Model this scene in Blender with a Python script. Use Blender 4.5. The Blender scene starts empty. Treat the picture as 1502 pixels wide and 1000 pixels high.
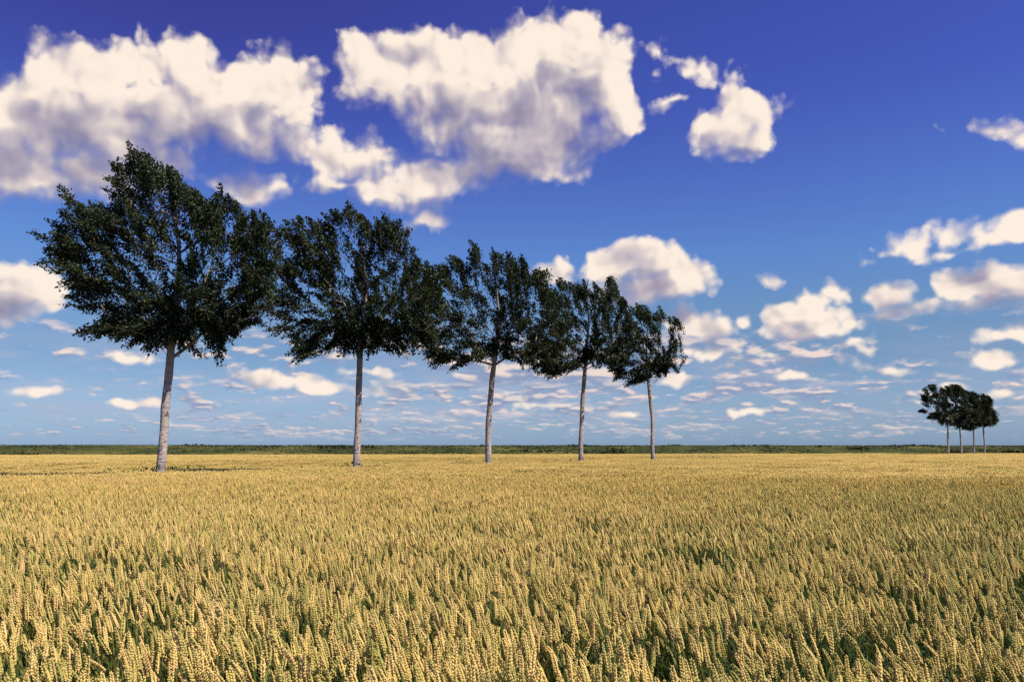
import bpy, math, random
import numpy as np
from mathutils import Vector

R = math.radians
scene = bpy.context.scene
COL = scene.collection

# ------------------------------------------------------------------ camera
EYE = 1.6
LENS, SENSOR = 28.0, 36.0
PITCH = R(7.6)
cam_d = bpy.data.cameras.new('camera')
cam_d.lens = LENS; cam_d.sensor_width = SENSOR
cam_d.clip_start = 0.05; cam_d.clip_end = 20000
cam = bpy.data.objects.new('camera', cam_d); COL.objects.link(cam)
cam.location = (0, 0, EYE); cam.rotation_euler = (R(90) + PITCH, 0, 0)
scene.camera = cam
F = 1502 * LENS / SENSOR


def ray(px, py):
    a, b = (px - 751) / F, (500 - py) / F
    return (a, math.cos(PITCH) - b * math.sin(PITCH), math.sin(PITCH) + b * math.cos(PITCH))


def at(px, py, Y):
    d = ray(px, py)
    return (d[0] / d[1] * Y, Y, EYE + d[2] / d[1] * Y)


# ------------------------------------------------------------------ light
SUN_AZ, SUN_EL = R(124), R(54)          # azimuth clockwise from +Y (the view direction)
sun_d = bpy.data.lights.new('sun', 'SUN')
sun_d.energy = 5.0; sun_d.angle = R(0.53); sun_d.color = (1.0, 0.89, 0.74)
sun = bpy.data.objects.new('sun', sun_d); COL.objects.link(sun)
to_sun = Vector((math.sin(SUN_AZ) * math.cos(SUN_EL), math.cos(SUN_AZ) * math.cos(SUN_EL), math.sin(SUN_EL)))
sun.rotation_euler = to_sun.to_track_quat('Z', 'Y').to_euler()
sun.location = (30, -30, 40)

scene.view_settings.view_transform = 'Standard'
scene.view_settings.look = 'None'
EXPOSURE = 0.35
scene.view_settings.exposure = EXPOSURE
scene.view_settings.gamma = 1.0
scene.cycles.max_bounces = 6
scene.cycles.diffuse_bounces = 3
scene.cycles.transmission_bounces = 3
scene.cycles.use_denoising = False
scene.cycles.use_adaptive_sampling = True
scene.cycles.adaptive_threshold = 0.015
scene.cycles.adaptive_min_samples = 16


# ------------------------------------------------------------------ node helper
class N:
    """tiny expression builder over a node tree"""

    def __init__(s, tree):
        s.t = tree

    def new(s, typ, **kw):
        n = s.t.nodes.new(typ)
        for k, v in kw.items():
            setattr(n, k, v)
        return n

    def put(s, sock, v):
        if v is None:
            return
        if hasattr(v, 'links') or isinstance(v, bpy.types.NodeSocket):
            s.t.links.new(v, sock)
        else:
            sock.default_value = v

    def m(s, op, a, b=None, c=None, clamp=False):
        n = s.new('ShaderNodeMath', operation=op); n.use_clamp = clamp
        s.put(n.inputs[0], a); s.put(n.inputs[1], b)
        if c is not None: s.put(n.inputs[2], c)
        return n.outputs[0]

    def v(s, op, a, b=None, c=None, scale=None):
        n = s.new('ShaderNodeVectorMath', operation=op)
        s.put(n.inputs[0], a); s.put(n.inputs[1], b)
        if c is not None: s.put(n.inputs[2], c)
        if scale is not None: s.put(n.inputs['Scale'], scale)
        return n.outputs['Value'] if op in ('LENGTH', 'DOT_PRODUCT') else n.outputs[0]

    def xyz(s, x, y, z=0.0):
        n = s.new('ShaderNodeCombineXYZ')
        s.put(n.inputs[0], x); s.put(n.inputs[1], y); s.put(n.inputs[2], z)
        return n.outputs[0]

    def sep(s, v):
        n = s.new('ShaderNodeSeparateXYZ'); s.put(n.inputs[0], v); return n.outputs

    def noise(s, vec, scale, detail=4, rough=.55, lac=2.0, dist=0.0, col=False):
        n = s.new('ShaderNodeTexNoise')
        s.put(n.inputs['Vector'], vec); n.inputs['Scale'].default_value = scale
        n.inputs['Detail'].default_value = detail; n.inputs['Roughness'].default_value = rough
        n.inputs['Lacunarity'].default_value = lac; n.inputs['Distortion'].default_value = dist
        return n.outputs['Color' if col else 'Fac']

    def step(s, x, lo, hi, a=0.0, b=1.0, kind='SMOOTHSTEP'):
        n = s.new('ShaderNodeMapRange'); n.interpolation_type = kind; n.clamp = True
        s.put(n.inputs['Value'], x)
        s.put(n.inputs['From Min'], lo); s.put(n.inputs['From Max'], hi)
        s.put(n.inputs['To Min'], a); s.put(n.inputs['To Max'], b)
        return n.outputs[0]

    def mix(s, f, a, b, mode='MIX'):
        n = s.new('ShaderNodeMix', data_type='RGBA', blend_type=mode)
        s.put(n.inputs[0], f)
        s.put(n.inputs[6], a if not isinstance(a, tuple) else (*a, 1)[:4])
        s.put(n.inputs[7], b if not isinstance(b, tuple) else (*b, 1)[:4])
        return n.outputs[2]

    def ramp(s, f, stops):
        n = s.new('ShaderNodeValToRGB'); s.put(n.inputs[0], f)
        e = n.color_ramp.elements
        while len(e) < len(stops): e.new(0.5)
        for k, (p, c) in enumerate(stops):
            e[k].position = p; e[k].color = (*c, 1)
        return n.outputs[0]


# ------------------------------------------------------------------ world: sky + cumulus
world = bpy.data.worlds.new('World'); scene.world = world; world.use_nodes = True
wt = world.node_tree
for n in list(wt.nodes): wt.nodes.remove(n)
w = N(wt)
UNIT = F / 100.0          # cloud coordinates: hundredths of a radian-pixel


def azel(px, py):
    d = ray(px, py); L = math.sqrt(sum(c * c for c in d))
    return math.atan2(d[0], d[1]) * UNIT, math.asin(d[2] / L) * UNIT


SKT = [(0.0, (.34, .52, 1.0)), (.03, (.42, .56, .92)), (.08, (.54, .62, .86)), (.16, (.53, .61, .77)), (.25, (.60, .72, .88)),
       (.34, (.57, .74, 1.10)), (.44, (.54, .64, 1.14)), (.60, (.47, .47, 1.12)), (.75, (.46, .42, 1.08))]
# rows of far clouds: frequency across and up, elevation band (in, full, full, out), strength
LOWROWS = [(1.6, 4.3, .72, 1.05, 1.30, 1.90, .92), (2.6, 8.4, .34, .55, .80, 1.10, .88), (4.2, 16.0, .06, .22, .38, .55, .65)]
# cumulus lobes: photo position and radii, turned into azimuth / elevation
BLOBS = [
    # big cloud upper left
    (62, 112, 34, 42), (120, 120, 60, 50), (205, 105, 60, 44), (290, 115, 72, 46), (372, 130, 60, 48), (428, 138, 42, 48),
    (402, 100, 24, 26), (110, 180, 130, 52), (10, 165, 60, 50), (310, 165, 110, 48), (430, 180, 40, 32), (225, 170, 80, 40),
    (395, 200, 38, 26),
    (30, 245, 80, 42), (130, 250, 80, 34), (230, 232, 46, 24), (180, 225, 60, 20),
    # big cloud centre
    (543, 102, 40, 44), (600, 88, 48, 46), (655, 105, 60, 44), (705, 88, 46, 40), (775, 85, 60, 48), (838, 70, 55, 46),
    (880, 105, 48, 62), (905, 155, 40, 46), (760, 150, 150, 58), (620, 145, 90, 34), (780, 205, 95, 48), (730, 240, 62, 30),
    (800, 245, 50, 26), (668, 190, 62, 34), (618, 168, 36, 22), (720, 215, 50, 34),
    # its lower companions
    (470, 228, 46, 28), (528, 238, 44, 26), (560, 232, 34, 20), (610, 262, 58, 30), (665, 252, 50, 28), (560, 272, 60, 22),
    (600, 290, 48, 18), (632, 320, 26, 16), (375, 270, 36, 20), (320, 262, 26, 11), (500, 268, 50, 14),
    # small cloud and its scraps
    (1082, 150, 36, 34), (1062, 190, 42, 34), (1108, 178, 26, 38), (1112, 150, 26, 16), (1100, 205, 26, 20), (1040, 112, 28, 11),
    (1015, 100, 16, 10), (972, 66, 17, 14), (992, 82, 16, 7), (990, 149, 24, 6),
    (1478, 187, 34, 14), (1430, 186, 20, 5), (1500, 192, 20, 14),
    # left edge
    (20, 425, 62, 38), (-20, 440, 60, 40), (62, 452, 40, 20),
    # middle right
    (902, 388, 44, 32), (955, 385, 50, 34), (1005, 405, 40, 34), (958, 420, 78, 22), (1010, 430, 32, 18), (818, 395, 34, 19),
    (1040, 480, 40, 20), (1000, 474, 36, 16), (1050, 521, 38, 11), (1005, 517, 28, 7), (1118, 524, 19, 6), (985, 560, 30, 9),
    # right
    (1342, 357, 32, 22), (1405, 350, 40, 18), (1450, 350, 44, 20), (1490, 335, 40, 24), (1400, 368, 90, 10), (1310, 372, 16, 8),
    (1410, 415, 34, 24), (1455, 415, 42, 28), (1500, 420, 30, 26), (1450, 440, 66, 16),
    (1308, 428, 32, 20), (1345, 445, 28, 12), (1285, 432, 16, 10), (1325, 452, 30, 10),
    (1150, 460, 34, 24), (1180, 446, 32, 26), (1215, 465, 40, 18), (1250, 470, 24, 14), (1195, 480, 70, 14), (1218, 428, 26, 12),
    (1128, 410, 18, 6), (1095, 473, 9, 7),
    (1462, 487, 42, 13), (1500, 488, 26, 14), (1455, 524, 38, 13), (1300, 541, 34, 6), (1262, 500, 18, 9), (1276, 517, 10, 7),
    (1160, 552, 28, 6), (1232, 528, 10, 5), (1480, 575, 22, 8), (1400, 562, 22, 5), (1100, 602, 24, 5),
    # low left
    (48, 576, 36, 7), (205, 590, 34, 7), (420, 556, 56, 11), (370, 548, 26, 9), (470, 566, 40, 9), (560, 574, 36, 8),
    (545, 549, 36, 6), (785, 593, 26, 5), (915, 610, 22, 4), (190, 522, 34, 6),
    # outside the frame, for other views
    (-260, 260, 120, 60), (-180, 240, 90, 50), (-300, 420, 90, 36), (1700, 260, 120, 50), (1780, 300, 100, 40), (1650, 430, 70, 26),
    (300, -160, 130, 60), (420, -180, 110, 60), (1300, -220, 120, 60),
]



def lobe(x, y, rx, ry):
    c = azel(x, y); a = azel(x + rx, y); b = azel(x, y - ry)
    g = 1.12 if ry > 34 else (1.06 if ry > 20 else .98)
    return c[0], c[1], abs(a[0] - c[0]) * g, abs(b[1] - c[1]) * g


LOBES = [lobe(*b) for b in BLOBS]

gen = w.new('ShaderNodeTexCoord').outputs['Generated']
dx, dy, dz = w.sep(gen)
AZ = w.m('MULTIPLY', w.m('ARCTAN2', dx, dy), UNIT)
EL = w.m('MULTIPLY', w.m('ARCSINE', dz), UNIT)
P = w.xyz(AZ, EL, 0.0)

sky = w.new('ShaderNodeTexSky'); sky.sky_type = 'NISHITA'; sky.sun_disc = False
sky.sun_elevation = SUN_EL; sky.sun_rotation = SUN_AZ
sky.altitude = 0; sky.air_density = 1.0; sky.dust_density = 0.2; sky.ozone_density = 4.0
SKY_K = 0.11 * 2 ** -EXPOSURE
# polarising-filter look of the photograph: deeper, bluer air
tint = w.ramp(w.step(EL, 0.0, 8.0, kind='LINEAR'), SKT)
# the filter bites hardest high up on the side away from the sun
pol = w.m('MULTIPLY', w.step(AZ, 3.0, -6.0), w.step(EL, 2.5, 7.0))
tint = w.mix(pol, tint, w.mix(1.0, tint, (0.84, 0.62, 0.74), 'MULTIPLY'))
skc = w.mix(1.0, sky.outputs[0], tint, 'MULTIPLY')
CL = 2 ** -EXPOSURE / SKY_K
rel = w.step(EL, 0.5, 5.0, 0.30, 1.0, 'LINEAR')
BAND_TOP = 2.0


def low_clouds(under):
    """receding rows of small far cumulus just above the horizon, flatter and finer the lower they stand"""
    left = w.step(AZ, -1.0, 5.0, 0.05, -0.015)
    cover = w.m('MULTIPLY', w.m('SUBTRACT', w.noise(w.xyz(w.m('MULTIPLY', AZ, .30), w.m('MULTIPLY', EL, .9), 7.7), 1.0, 2, .5), .5), .62)
    la = dif = None
    for k, (fx, fy, e0, e1, e2, e3, op) in enumerate(LOWROWS):
        vec = w.xyz(w.m('MULTIPLY', AZ, fx), w.m('MULTIPLY', EL, fy), 3.1 + 5.3 * k)
        ln = w.noise(vec, 1.0, 4, .54)
        up = w.noise(w.v('ADD', vec, (0.10, 0.34, 0)), 1.0, 2, .5)
        band = w.m('MULTIPLY', w.m('MULTIPLY', w.step(EL, e0, e1), w.step(EL, e2, e3, 1.0, 0.0)), op)
        v_ = w.m('ADD', w.m('ADD', ln, left), cover)
        a_ = w.m('MULTIPLY', w.step(v_, .485, .635), band)
        d_ = w.m('MULTIPLY', w.step(w.m('SUBTRACT', up, ln), -0.12, 0.05), 1.0)
        if la is None: la, dif = a_, d_
        else:
            mixn = w.new('ShaderNodeMix', data_type='FLOAT'); w.put(mixn.inputs[0], a_); w.put(mixn.inputs[2], dif); w.put(mixn.inputs[3], d_)
            dif = mixn.outputs[0]; la = w.m('MAXIMUM', la, a_)
    lcol = w.ramp(dif, [(0.0, (0.90, 0.74, 0.66)), (0.40, (0.60, 0.55, 0.60)), (1.0, (0.26, 0.33, 0.50))])
    # thin pale veil of farther cloud between the rows
    veil = w.m('MULTIPLY', w.step(w.noise(w.xyz(w.m('MULTIPLY', AZ, .55), w.m('MULTIPLY', EL, 2.6), 1.7), 1.0, 4, .6), .40, .66),
               w.m('MULTIPLY', w.m('MULTIPLY', w.step(EL, .08, .5), w.step(EL, 1.0, 1.7, 1.0, 0.0)), w.step(AZ, -2.0, 5.5, .50, .25)))
    under = w.mix(veil, under, w.v('SCALE', (.46, .49, .64), scale=CL))
    return w.mix(la, under, w.v('SCALE', lcol, scale=CL))


def cumulus(under, lobes):
    amp = rel
    w1 = w.v('SUBTRACT', w.noise(P, 1.1, 2, .5, col=True), (.5, .5, .5))
    w2 = w.v('SUBTRACT', w.noise(P, 2.8, 4, .5, col=True), (.5, .5, .5))
    warp1 = w.v('SCALE', w1, scale=w.m('MULTIPLY', amp, .8))
    warp = w.v('ADD', warp1, w.v('SCALE', w2, scale=w.m('MULTIPLY', amp, .36)))
    Q = w.v('MULTIPLY', w.v('ADD', P, warp), (1, 1, 0))
    Q2 = w.v('MULTIPLY', w.v('ADD', w.v('ADD', P, warp1), w.v('SCALE', w2, scale=w.m('MULTIPLY', amp, .09))), (1, 1, 0))
    Q2 = w.v('ADD', Q2, w.v('SCALE', w.xyz(0.24, 0.66, 0.0), scale=rel))
    acc = tk = None
    for (cx, cy, RX, RY) in lobes:
        mm = min(RX, RY)
        inv, off = (1 / RX, 1 / RY, 0), (-cx / RX, -cy / RY, 0)
        d = w.v('MULTIPLY_ADD', Q, inv, off)
        f = w.m('MULTIPLY_ADD', w.v('LENGTH', d), -mm, mm)
        acc = f if acc is None else w.m('SMOOTH_MAX', acc, f, 0.08)
        d2 = w.v('MULTIPLY_ADD', Q2, inv, off)
        t = w.m('MAXIMUM', w.m('MULTIPLY_ADD', w.v('DOT_PRODUCT', d2, d2), -mm, mm), 0.0)
        tk = t if tk is None else w.m('ADD', tk, t)

    def bil(vec, sc):
        n_ = w.new('ShaderNodeTexVoronoi'); n_.feature = 'SMOOTH_F1'; n_.voronoi_dimensions = '2D'
        w.put(n_.inputs['Vector'], vec); n_.inputs['Scale'].default_value = sc; n_.inputs['Smoothness'].default_value = .35
        n_.inputs['Detail'].default_value = 1.0; n_.inputs['Roughness'].default_value = .45; n_.inputs['Lacunarity'].default_value = 2.7
        n_.normalize = False
        return n_.outputs['Distance']
    QV = w.v('ADD', P, w.v('ADD', w.v('SCALE', w1, scale=w.m('MULTIPLY', amp, .5)), w.v('SCALE', w2, scale=w.m('MULTIPLY', amp, .10))))
    b0 = bil(QV, 2.3)
    b1 = bil(w.v('ADD', QV, (0.07, 0.11, 0)), 2.3)
    puff = w.m('MULTIPLY', w.m('SUBTRACT', .66, b0), w.m('MULTIPLY', rel, .24))
    edge = w.m('MULTIPLY', w.m('SUBTRACT', w.noise(P, 6.0, 4, .55), .5), w.m('MULTIPLY', rel, .16))
    fe = w.m('ADD', w.m('ADD', acc, puff), edge)
    bill = w.m('SUBTRACT', b1, b0)                       # round billows turned towards the sun
    PS = w.v('ADD', P, warp1)
    soft = w.m('SUBTRACT', w.noise(PS, 1.5, 2, .42), w.noise(w.v('ADD', PS, (0.14, 0.24, 0)), 1.5, 2, .42))
    tkn = w.m('DIVIDE', tk, rel)
    sh = w.m('SUBTRACT', 1.0, w.m('EXPONENT', w.m('MULTIPLY', tkn, -1.4)))
    sh = w.m('ADD', sh, w.m('MULTIPLY', soft, -1.75))
    sh = w.m('ADD', sh, w.m('MULTIPLY', bill, -.30))
    sh = w.m('ADD', sh, .05, clamp=True)
    # crisp sunlit tops, soft dissolving bases
    alpha = w.step(fe, w.m('MULTIPLY', rel, w.m('MULTIPLY_ADD', sh, -.12, -.05)), w.m('MULTIPLY', rel, w.m('MULTIPLY_ADD', sh, .26, .13)))
    ccol = w.ramp(sh, [(0.0, (1.0, 0.87, 0.75)), (0.18, (0.93, 0.80, 0.70)), (0.42, (0.66, 0.58, 0.58)), (0.70, (0.43, 0.385, 0.47)), (1.0, (0.30, 0.275, 0.39))])
    return w.mix(w.m('MULTIPLY', alpha, .98), under, w.v('SCALE', ccol, scale=CL))


def tile(near, lowband):
    """one patch of sky as a node group of its own (small groups build fast)"""
    global w, P, AZ, EL, rel
    keep = (w, P, AZ, EL, rel)
    g = bpy.data.node_groups.new('sky tile', 'ShaderNodeTree')
    g.interface.new_socket('P', in_out='INPUT', socket_type='NodeSocketVector')
    g.interface.new_socket('Sky', in_out='INPUT', socket_type='NodeSocketColor')
    g.interface.new_socket('Out', in_out='OUTPUT', socket_type='NodeSocketShader')
    gi = g.nodes.new('NodeGroupInput'); go = g.nodes.new('NodeGroupOutput')
    w = N(g); P = gi.outputs[0]; c = gi.outputs[1]
    AZ, EL, _ = w.sep(P)
    rel = w.step(EL, 0.5, 5.0, 0.30, 1.0, 'LINEAR')
    if lowband: c = low_clouds(c)
    if near: c = cumulus(c, near)
    bgn = w.new('ShaderNodeBackground'); w.put(bgn.inputs[0], c); bgn.inputs[1].default_value = SKY_K
    g.links.new(bgn.outputs[0], go.inputs[0])
    w, P, AZ, EL, rel = keep
    n = w.new('ShaderNodeGroup'); n.node_tree = g
    w.put(n.inputs[0], P); w.put(n.inputs[1], skc)
    return n.outputs[0]


def region(x0, x1, y0, y1, depth=0):
    """the sky dome is split into tiles so that each ray only evaluates the clouds near it"""
    near = []
    for l in LOBES:
        r = .3 + .7 * min(1, max(0, (l[1] + l[3] - .5) / 4.5)); mg = .4 * r
        if l[0] - l[2] - mg - .16 * r < x1 and l[0] + l[2] + mg > x0 and l[1] - l[3] - mg - .62 * r < y1 and l[1] + l[3] + mg > y0:
            near.append(l)
    if y0 < 0.01 < BAND_TOP < y1 - .01:
        axis, cut = 1, BAND_TOP
    elif len(near) > 24 and (x1 - x0 > 3 or y1 - y0 > 3):
        axis = 0 if x1 - x0 > (y1 - y0) else 1
        vals = sorted(l[axis] for l in near)
        lo, hi = (x0, x1) if axis == 0 else (y0, y1)
        cut = min(max(vals[len(vals) // 2], lo + .25 * (hi - lo)), hi - .25 * (hi - lo))
    else:
        return tile(near, y0 < BAND_TOP - .01)
    if axis == 0:
        a, b = region(x0, cut, y0, y1, depth + 1), region(cut, x1, y0, y1, depth + 1)
    else:
        a, b = region(x0, x1, y0, cut, depth + 1), region(x0, x1, cut, y1, depth + 1)
    ms = w.new('ShaderNodeMixShader')
    w.put(ms.inputs[0], w.m('GREATER_THAN', (AZ, EL)[axis], cut))
    wt.links.new(a, ms.inputs[1]); wt.links.new(b, ms.inputs[2])
    return ms.outputs[0]


SKYDOME = region(-37, 37, 0, 18.5)
low = w.new('ShaderNodeBackground'); w.put(low.inputs[0], skc); low.inputs[1].default_value = SKY_K
ms = w.new('ShaderNodeMixShader'); w.put(ms.inputs[0], w.m('GREATER_THAN', EL, 0.0))
wt.links.new(low.outputs[0], ms.inputs[1]); wt.links.new(SKYDOME, ms.inputs[2])
wo = w.new('ShaderNodeOutputWorld'); wt.links.new(ms.outputs[0], wo.inputs[0])
world.cycles.sampling_method = 'MANUAL'; world.cycles.sample_map_resolution = 512
#BODY

# ------------------------------------------------------------------ helpers
rng = np.random.default_rng(7)


def tag(o, label=None, cat=None, group=None, kind=None):
    if label: o['label'] = label
    if cat: o['category'] = cat
    if group: o['group'] = group
    if kind: o['kind'] = kind
    return o


def mesh_from(name, V, Fc, mats=(), matidx=None, attrs=None, smooth=True):
    """V (n,3); Fc list of arrays (k,3) or (k,4)"""
    me = bpy.data.meshes.new(name)
    V = np.asarray(V, dtype=np.float32)
    Fc = [np.asarray(f, dtype=np.int32) for f in Fc if len(f)]
    tot = sum(f.size for f in Fc); nf = sum(len(f) for f in Fc)
    me.vertices.add(len(V)); me.vertices.foreach_set('co', V.ravel())
    me.loops.add(tot); me.loops.foreach_set('vertex_index', np.concatenate([f.ravel() for f in Fc]))
    me.polygons.add(nf)
    sizes = np.concatenate([np.full(len(f), f.shape[1], dtype=np.int32) for f in Fc])
    me.polygons.foreach_set('loop_start', np.concatenate([[0], np.cumsum(sizes)[:-1]]).astype(np.int32))
    me.polygons.foreach_set('loop_total', sizes)
    for m in mats: me.materials.append(m)
    if matidx is not None: me.polygons.foreach_set('material_index', np.asarray(matidx, dtype=np.int32))
    me.polygons.foreach_set('use_smooth', np.full(nf, smooth))
    if attrs:
        for k, a in attrs.items():
            at_ = me.attributes.new(k, 'FLOAT', 'POINT'); at_.data.foreach_set('value', np.asarray(a, dtype=np.float32))
    me.update(calc_edges=True); me.validate()
    return me


def link(name, me, parent=None):
    o = bpy.data.objects.new(name, me); COL.objects.link(o)
    if parent: o.parent = parent
    return o


def new_mat(name):
    m = bpy.data.materials.new(name); m.use_nodes = True
    for n_ in list(m.node_tree.nodes): m.node_tree.nodes.remove(n_)
    return m, N(m.node_tree)


def finish(m, n, shader, disp=None):
    o = n.new('ShaderNodeOutputMaterial'); m.node_tree.links.new(shader, o.inputs[0])
    return m


def principled(n, col, rough=.7, spec=.3, normal=None):
    p = n.new('ShaderNodeBsdfPrincipled'); n.put(p.inputs['Base Color'], col)
    n.put(p.inputs['Roughness'], rough); p.inputs['Specular IOR Level'].default_value = spec
    if normal is not None: n.put(p.inputs['Normal'], normal)
    return p.outputs[0]


def leafy(n, col, trans=.3, rough=.6, spec=.3, tcol=None):
    t = n.new('ShaderNodeBsdfTranslucent'); n.put(t.inputs[0], tcol if tcol is not None else col)
    mx = n.new('ShaderNodeMixShader'); mx.inputs[0].default_value = trans
    m_ = n.t.links
    m_.new(principled(n, col, rough, spec), mx.inputs[1]); m_.new(t.outputs[0], mx.inputs[2])
    return mx.outputs[0]


def bump(n, h, strength=.4, dist=.02):
    b = n.new('ShaderNodeBump'); n.put(b.inputs['Height'], h)
    b.inputs['Strength'].default_value = strength; b.inputs['Distance'].default_value = dist
    return b.outputs[0]


def smooth01(x): x = np.clip(x, 0, 1); return x * x * (3 - 2 * x)


def field_edge(x): return 127 + 0.20 * np.asarray(x, dtype=float)


def row_side(x, y):
    """metres behind the line on which the trees stand (the headland strip runs along it)"""
    return ((x + 12.0) * -29 + (y - 27.2) * 22) / 36.4


def terrain(x, y):
    """ground height of the field: almost level, dipping a little towards its far side"""
    x = np.asarray(x, float); y = np.asarray(y, float)
    s_ = row_side(x, y)
    dip = -.25 * smooth01((s_ + .2) / 1.2) * (1 - smooth01((s_ - 9) / 9)) * (1 - smooth01((y - 85) / 20))
    return (dip - 0.28 * smooth01((y - 45) / 75) + 0.03 * np.sin(x * .31 + 1.3) * np.cos(y * .23)
            + 0.02 * np.sin(x * .9 + y * .7))


# smooth value noise for placing (numpy)
def vnoise(x, y, scale, seed=0):
    r = np.random.default_rng(seed).random((64, 64))
    x = np.asarray(x) / scale + 1000; y = np.asarray(y) / scale + 1000
    xi, yi = np.floor(x).astype(int), np.floor(y).astype(int)
    fx, fy = x - xi, y - yi
    fx = fx * fx * (3 - 2 * fx); fy = fy * fy * (3 - 2 * fy)
    g = lambda a, b: r[a % 64, b % 64]
    return (g(xi, yi) * (1 - fx) + g(xi + 1, yi) * fx) * (1 - fy) + (g(xi, yi + 1) * (1 - fx) + g(xi + 1, yi + 1) * fx) * fy


# ------------------------------------------------------------------ ground
def grid_mesh(name, xs, ys, zf, mat):
    X, Y = np.meshgrid(xs, ys); Z = zf(X, Y)
    V = np.stack([X.ravel(), Y.ravel(), Z.ravel()], 1)
    nx, ny = len(xs), len(ys)
    i = np.arange(nx * ny).reshape(ny, nx)
    Fq = np.stack([i[:-1, :-1], i[:-1, 1:], i[1:, 1:], i[1:, :-1]], -1).reshape(-1, 4)
    return link(name, mesh_from(name, V, [Fq], [mat]))


m_soil, n = new_mat('soil')
geo = n.new('ShaderNodeNewGeometry').outputs['Position']
c = n.mix(n.noise(geo, 3.0, 5), (0.035, 0.040, 0.016), (0.075, 0.062, 0.030))
finish(m_soil, n, principled(n, c, .95, .1))

m_land, n = new_mat('far_land')
geo = n.new('ShaderNodeNewGeometry').outputs['Position']
c = n.mix(n.noise(geo, .01, 5), (0.05, 0.08, 0.03), (0.12, 0.12, 0.045))
finish(m_land, n, principled(n, c, .95, .1))

xs = np.concatenate([np.arange(-240, 240.1, 4)])
field_ground = grid_mesh('ground', xs, np.arange(-40, 190, 3.0), terrain, m_soil)
tag(field_ground, kind='structure')
# outer country: a ring sheet well below the bank, running out to the horizon
o = grid_mesh('terrain', np.linspace(-9000, 9000, 40), np.linspace(-9000, 9000, 40), lambda X, Y: X * 0 - 0.9, m_land)
tag(o, kind='structure')

# grassy sea bank behind the field
m_bank, n = new_mat('bank_grass')
geo = n.new('ShaderNodeNewGeometry').outputs['Position']
st = n.v('MULTIPLY', geo, (.35, .35, 1.6))
a1 = n.noise(st, .35, 6, .65); a2 = n.noise(st, 2.2, 5, .65)
c = n.ramp(a1, [(.30, (.025, .038, .018)), (.46, (.055, .068, .022)), (.58, (.11, .11, .034)), (.75, (.17, .15, .05))])
c = n.mix(n.m('MULTIPLY', n.step(a2, .45, .7), .6), c, (.02, .03, .014))
finish(m_bank, n, principled(n, c, .95, .05))
us = np.array([-3, 0, 2, 5, 9, 13, 17, 20, 23, 26, 30, 40])
hs = np.array([-.9, -.30, -.25, .15, .75, 1.3, 1.75, 1.86, 1.92, 1.88, 1.5, -1.0])
xb = np.arange(-330, 330.1, 1.5)
U, XB = np.meshgrid(us, xb)
Hh = np.tile(hs, (len(xb), 1)) + (vnoise(XB, U, 5, 3) - .5) * .16 * (Hh_mask := (U > 2)) + (vnoise(XB, U, 22, 4) - .5) * .22 * (U > 6)
V = np.stack([XB.ravel(), (field_edge(XB) + U * (1 + .0 * XB)).ravel(), Hh.ravel()], 1)
i = np.arange(len(xb) * len(us)).reshape(len(xb), len(us))
Fq = np.stack([i[:-1, :-1], i[1:, :-1], i[1:, 1:], i[:-1, 1:]], -1).reshape(-1, 4)
bank = link('hill', mesh_from('hill', V, [Fq], [m_bank])); tag(bank, kind='structure')

# rough grass and low scrub growing over the bank
m_scrub, n = new_mat('bank_scrub')
geo = n.new('ShaderNodeNewGeometry').outputs['Position']
vary = n.new('ShaderNodeAttribute', attribute_name='vary').outputs['Fac']
f = n.m('ADD', n.m('MULTIPLY', n.noise(n.v('MULTIPLY', geo, (1, 1, 2.5)), .13, 5, .6), .75), n.m('MULTIPLY', vary, .3))
c = n.ramp(f, [(.36, (.012, .022, .014)), (.47, (.032, .046, .019)), (.60, (.075, .082, .028)), (.74, (.15, .14, .05))])
finish(m_scrub, n, principled(n, c, .9, .05))
NB = 26000
xr = rng.uniform(-150, 150, NB); ur = rng.uniform(.3, 25, NB)
zr = np.interp(ur, us, hs)
dens = vnoise(xr, ur * 3, 6, 11)
sz = rng.uniform(.05, .12, NB) * (1 + 1.6 * smooth01((dens - .66) / .2) * (ur < 21))
yr = field_edge(xr) + ur
cen = np.stack([xr, yr, zr], 1)
Vs = []; vy = []
for k in range(3):
    ang = rng.uniform(0, math.pi, NB)
    dxy = np.stack([np.cos(ang), np.sin(ang), 0 * ang], 1)
    lean = rng.normal(0, .35, (NB, 3)); lean[:, 2] = 1
    base = cen + rng.normal(0, .12, (NB, 3)) * np.array([1, 1, 0])
    Vs.append(np.stack([base - dxy * sz[:, None] * .8, base + dxy * sz[:, None] * .8, base + lean * sz[:, None] * 1.5], 1))
    vy.append(np.repeat(rng.random(NB), 3))
V = np.concatenate(Vs).reshape(-1, 3)
me = mesh_from('bank_scrub', V, [np.arange(len(V)).reshape(-1, 3)], [m_scrub], attrs={'vary': np.concatenate(vy)}, smooth=False)
tag(link('bank_scrub', me), 'dark mottled grass and low scrub covering the long bank behind the field', 'grass', kind='stuff')

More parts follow.
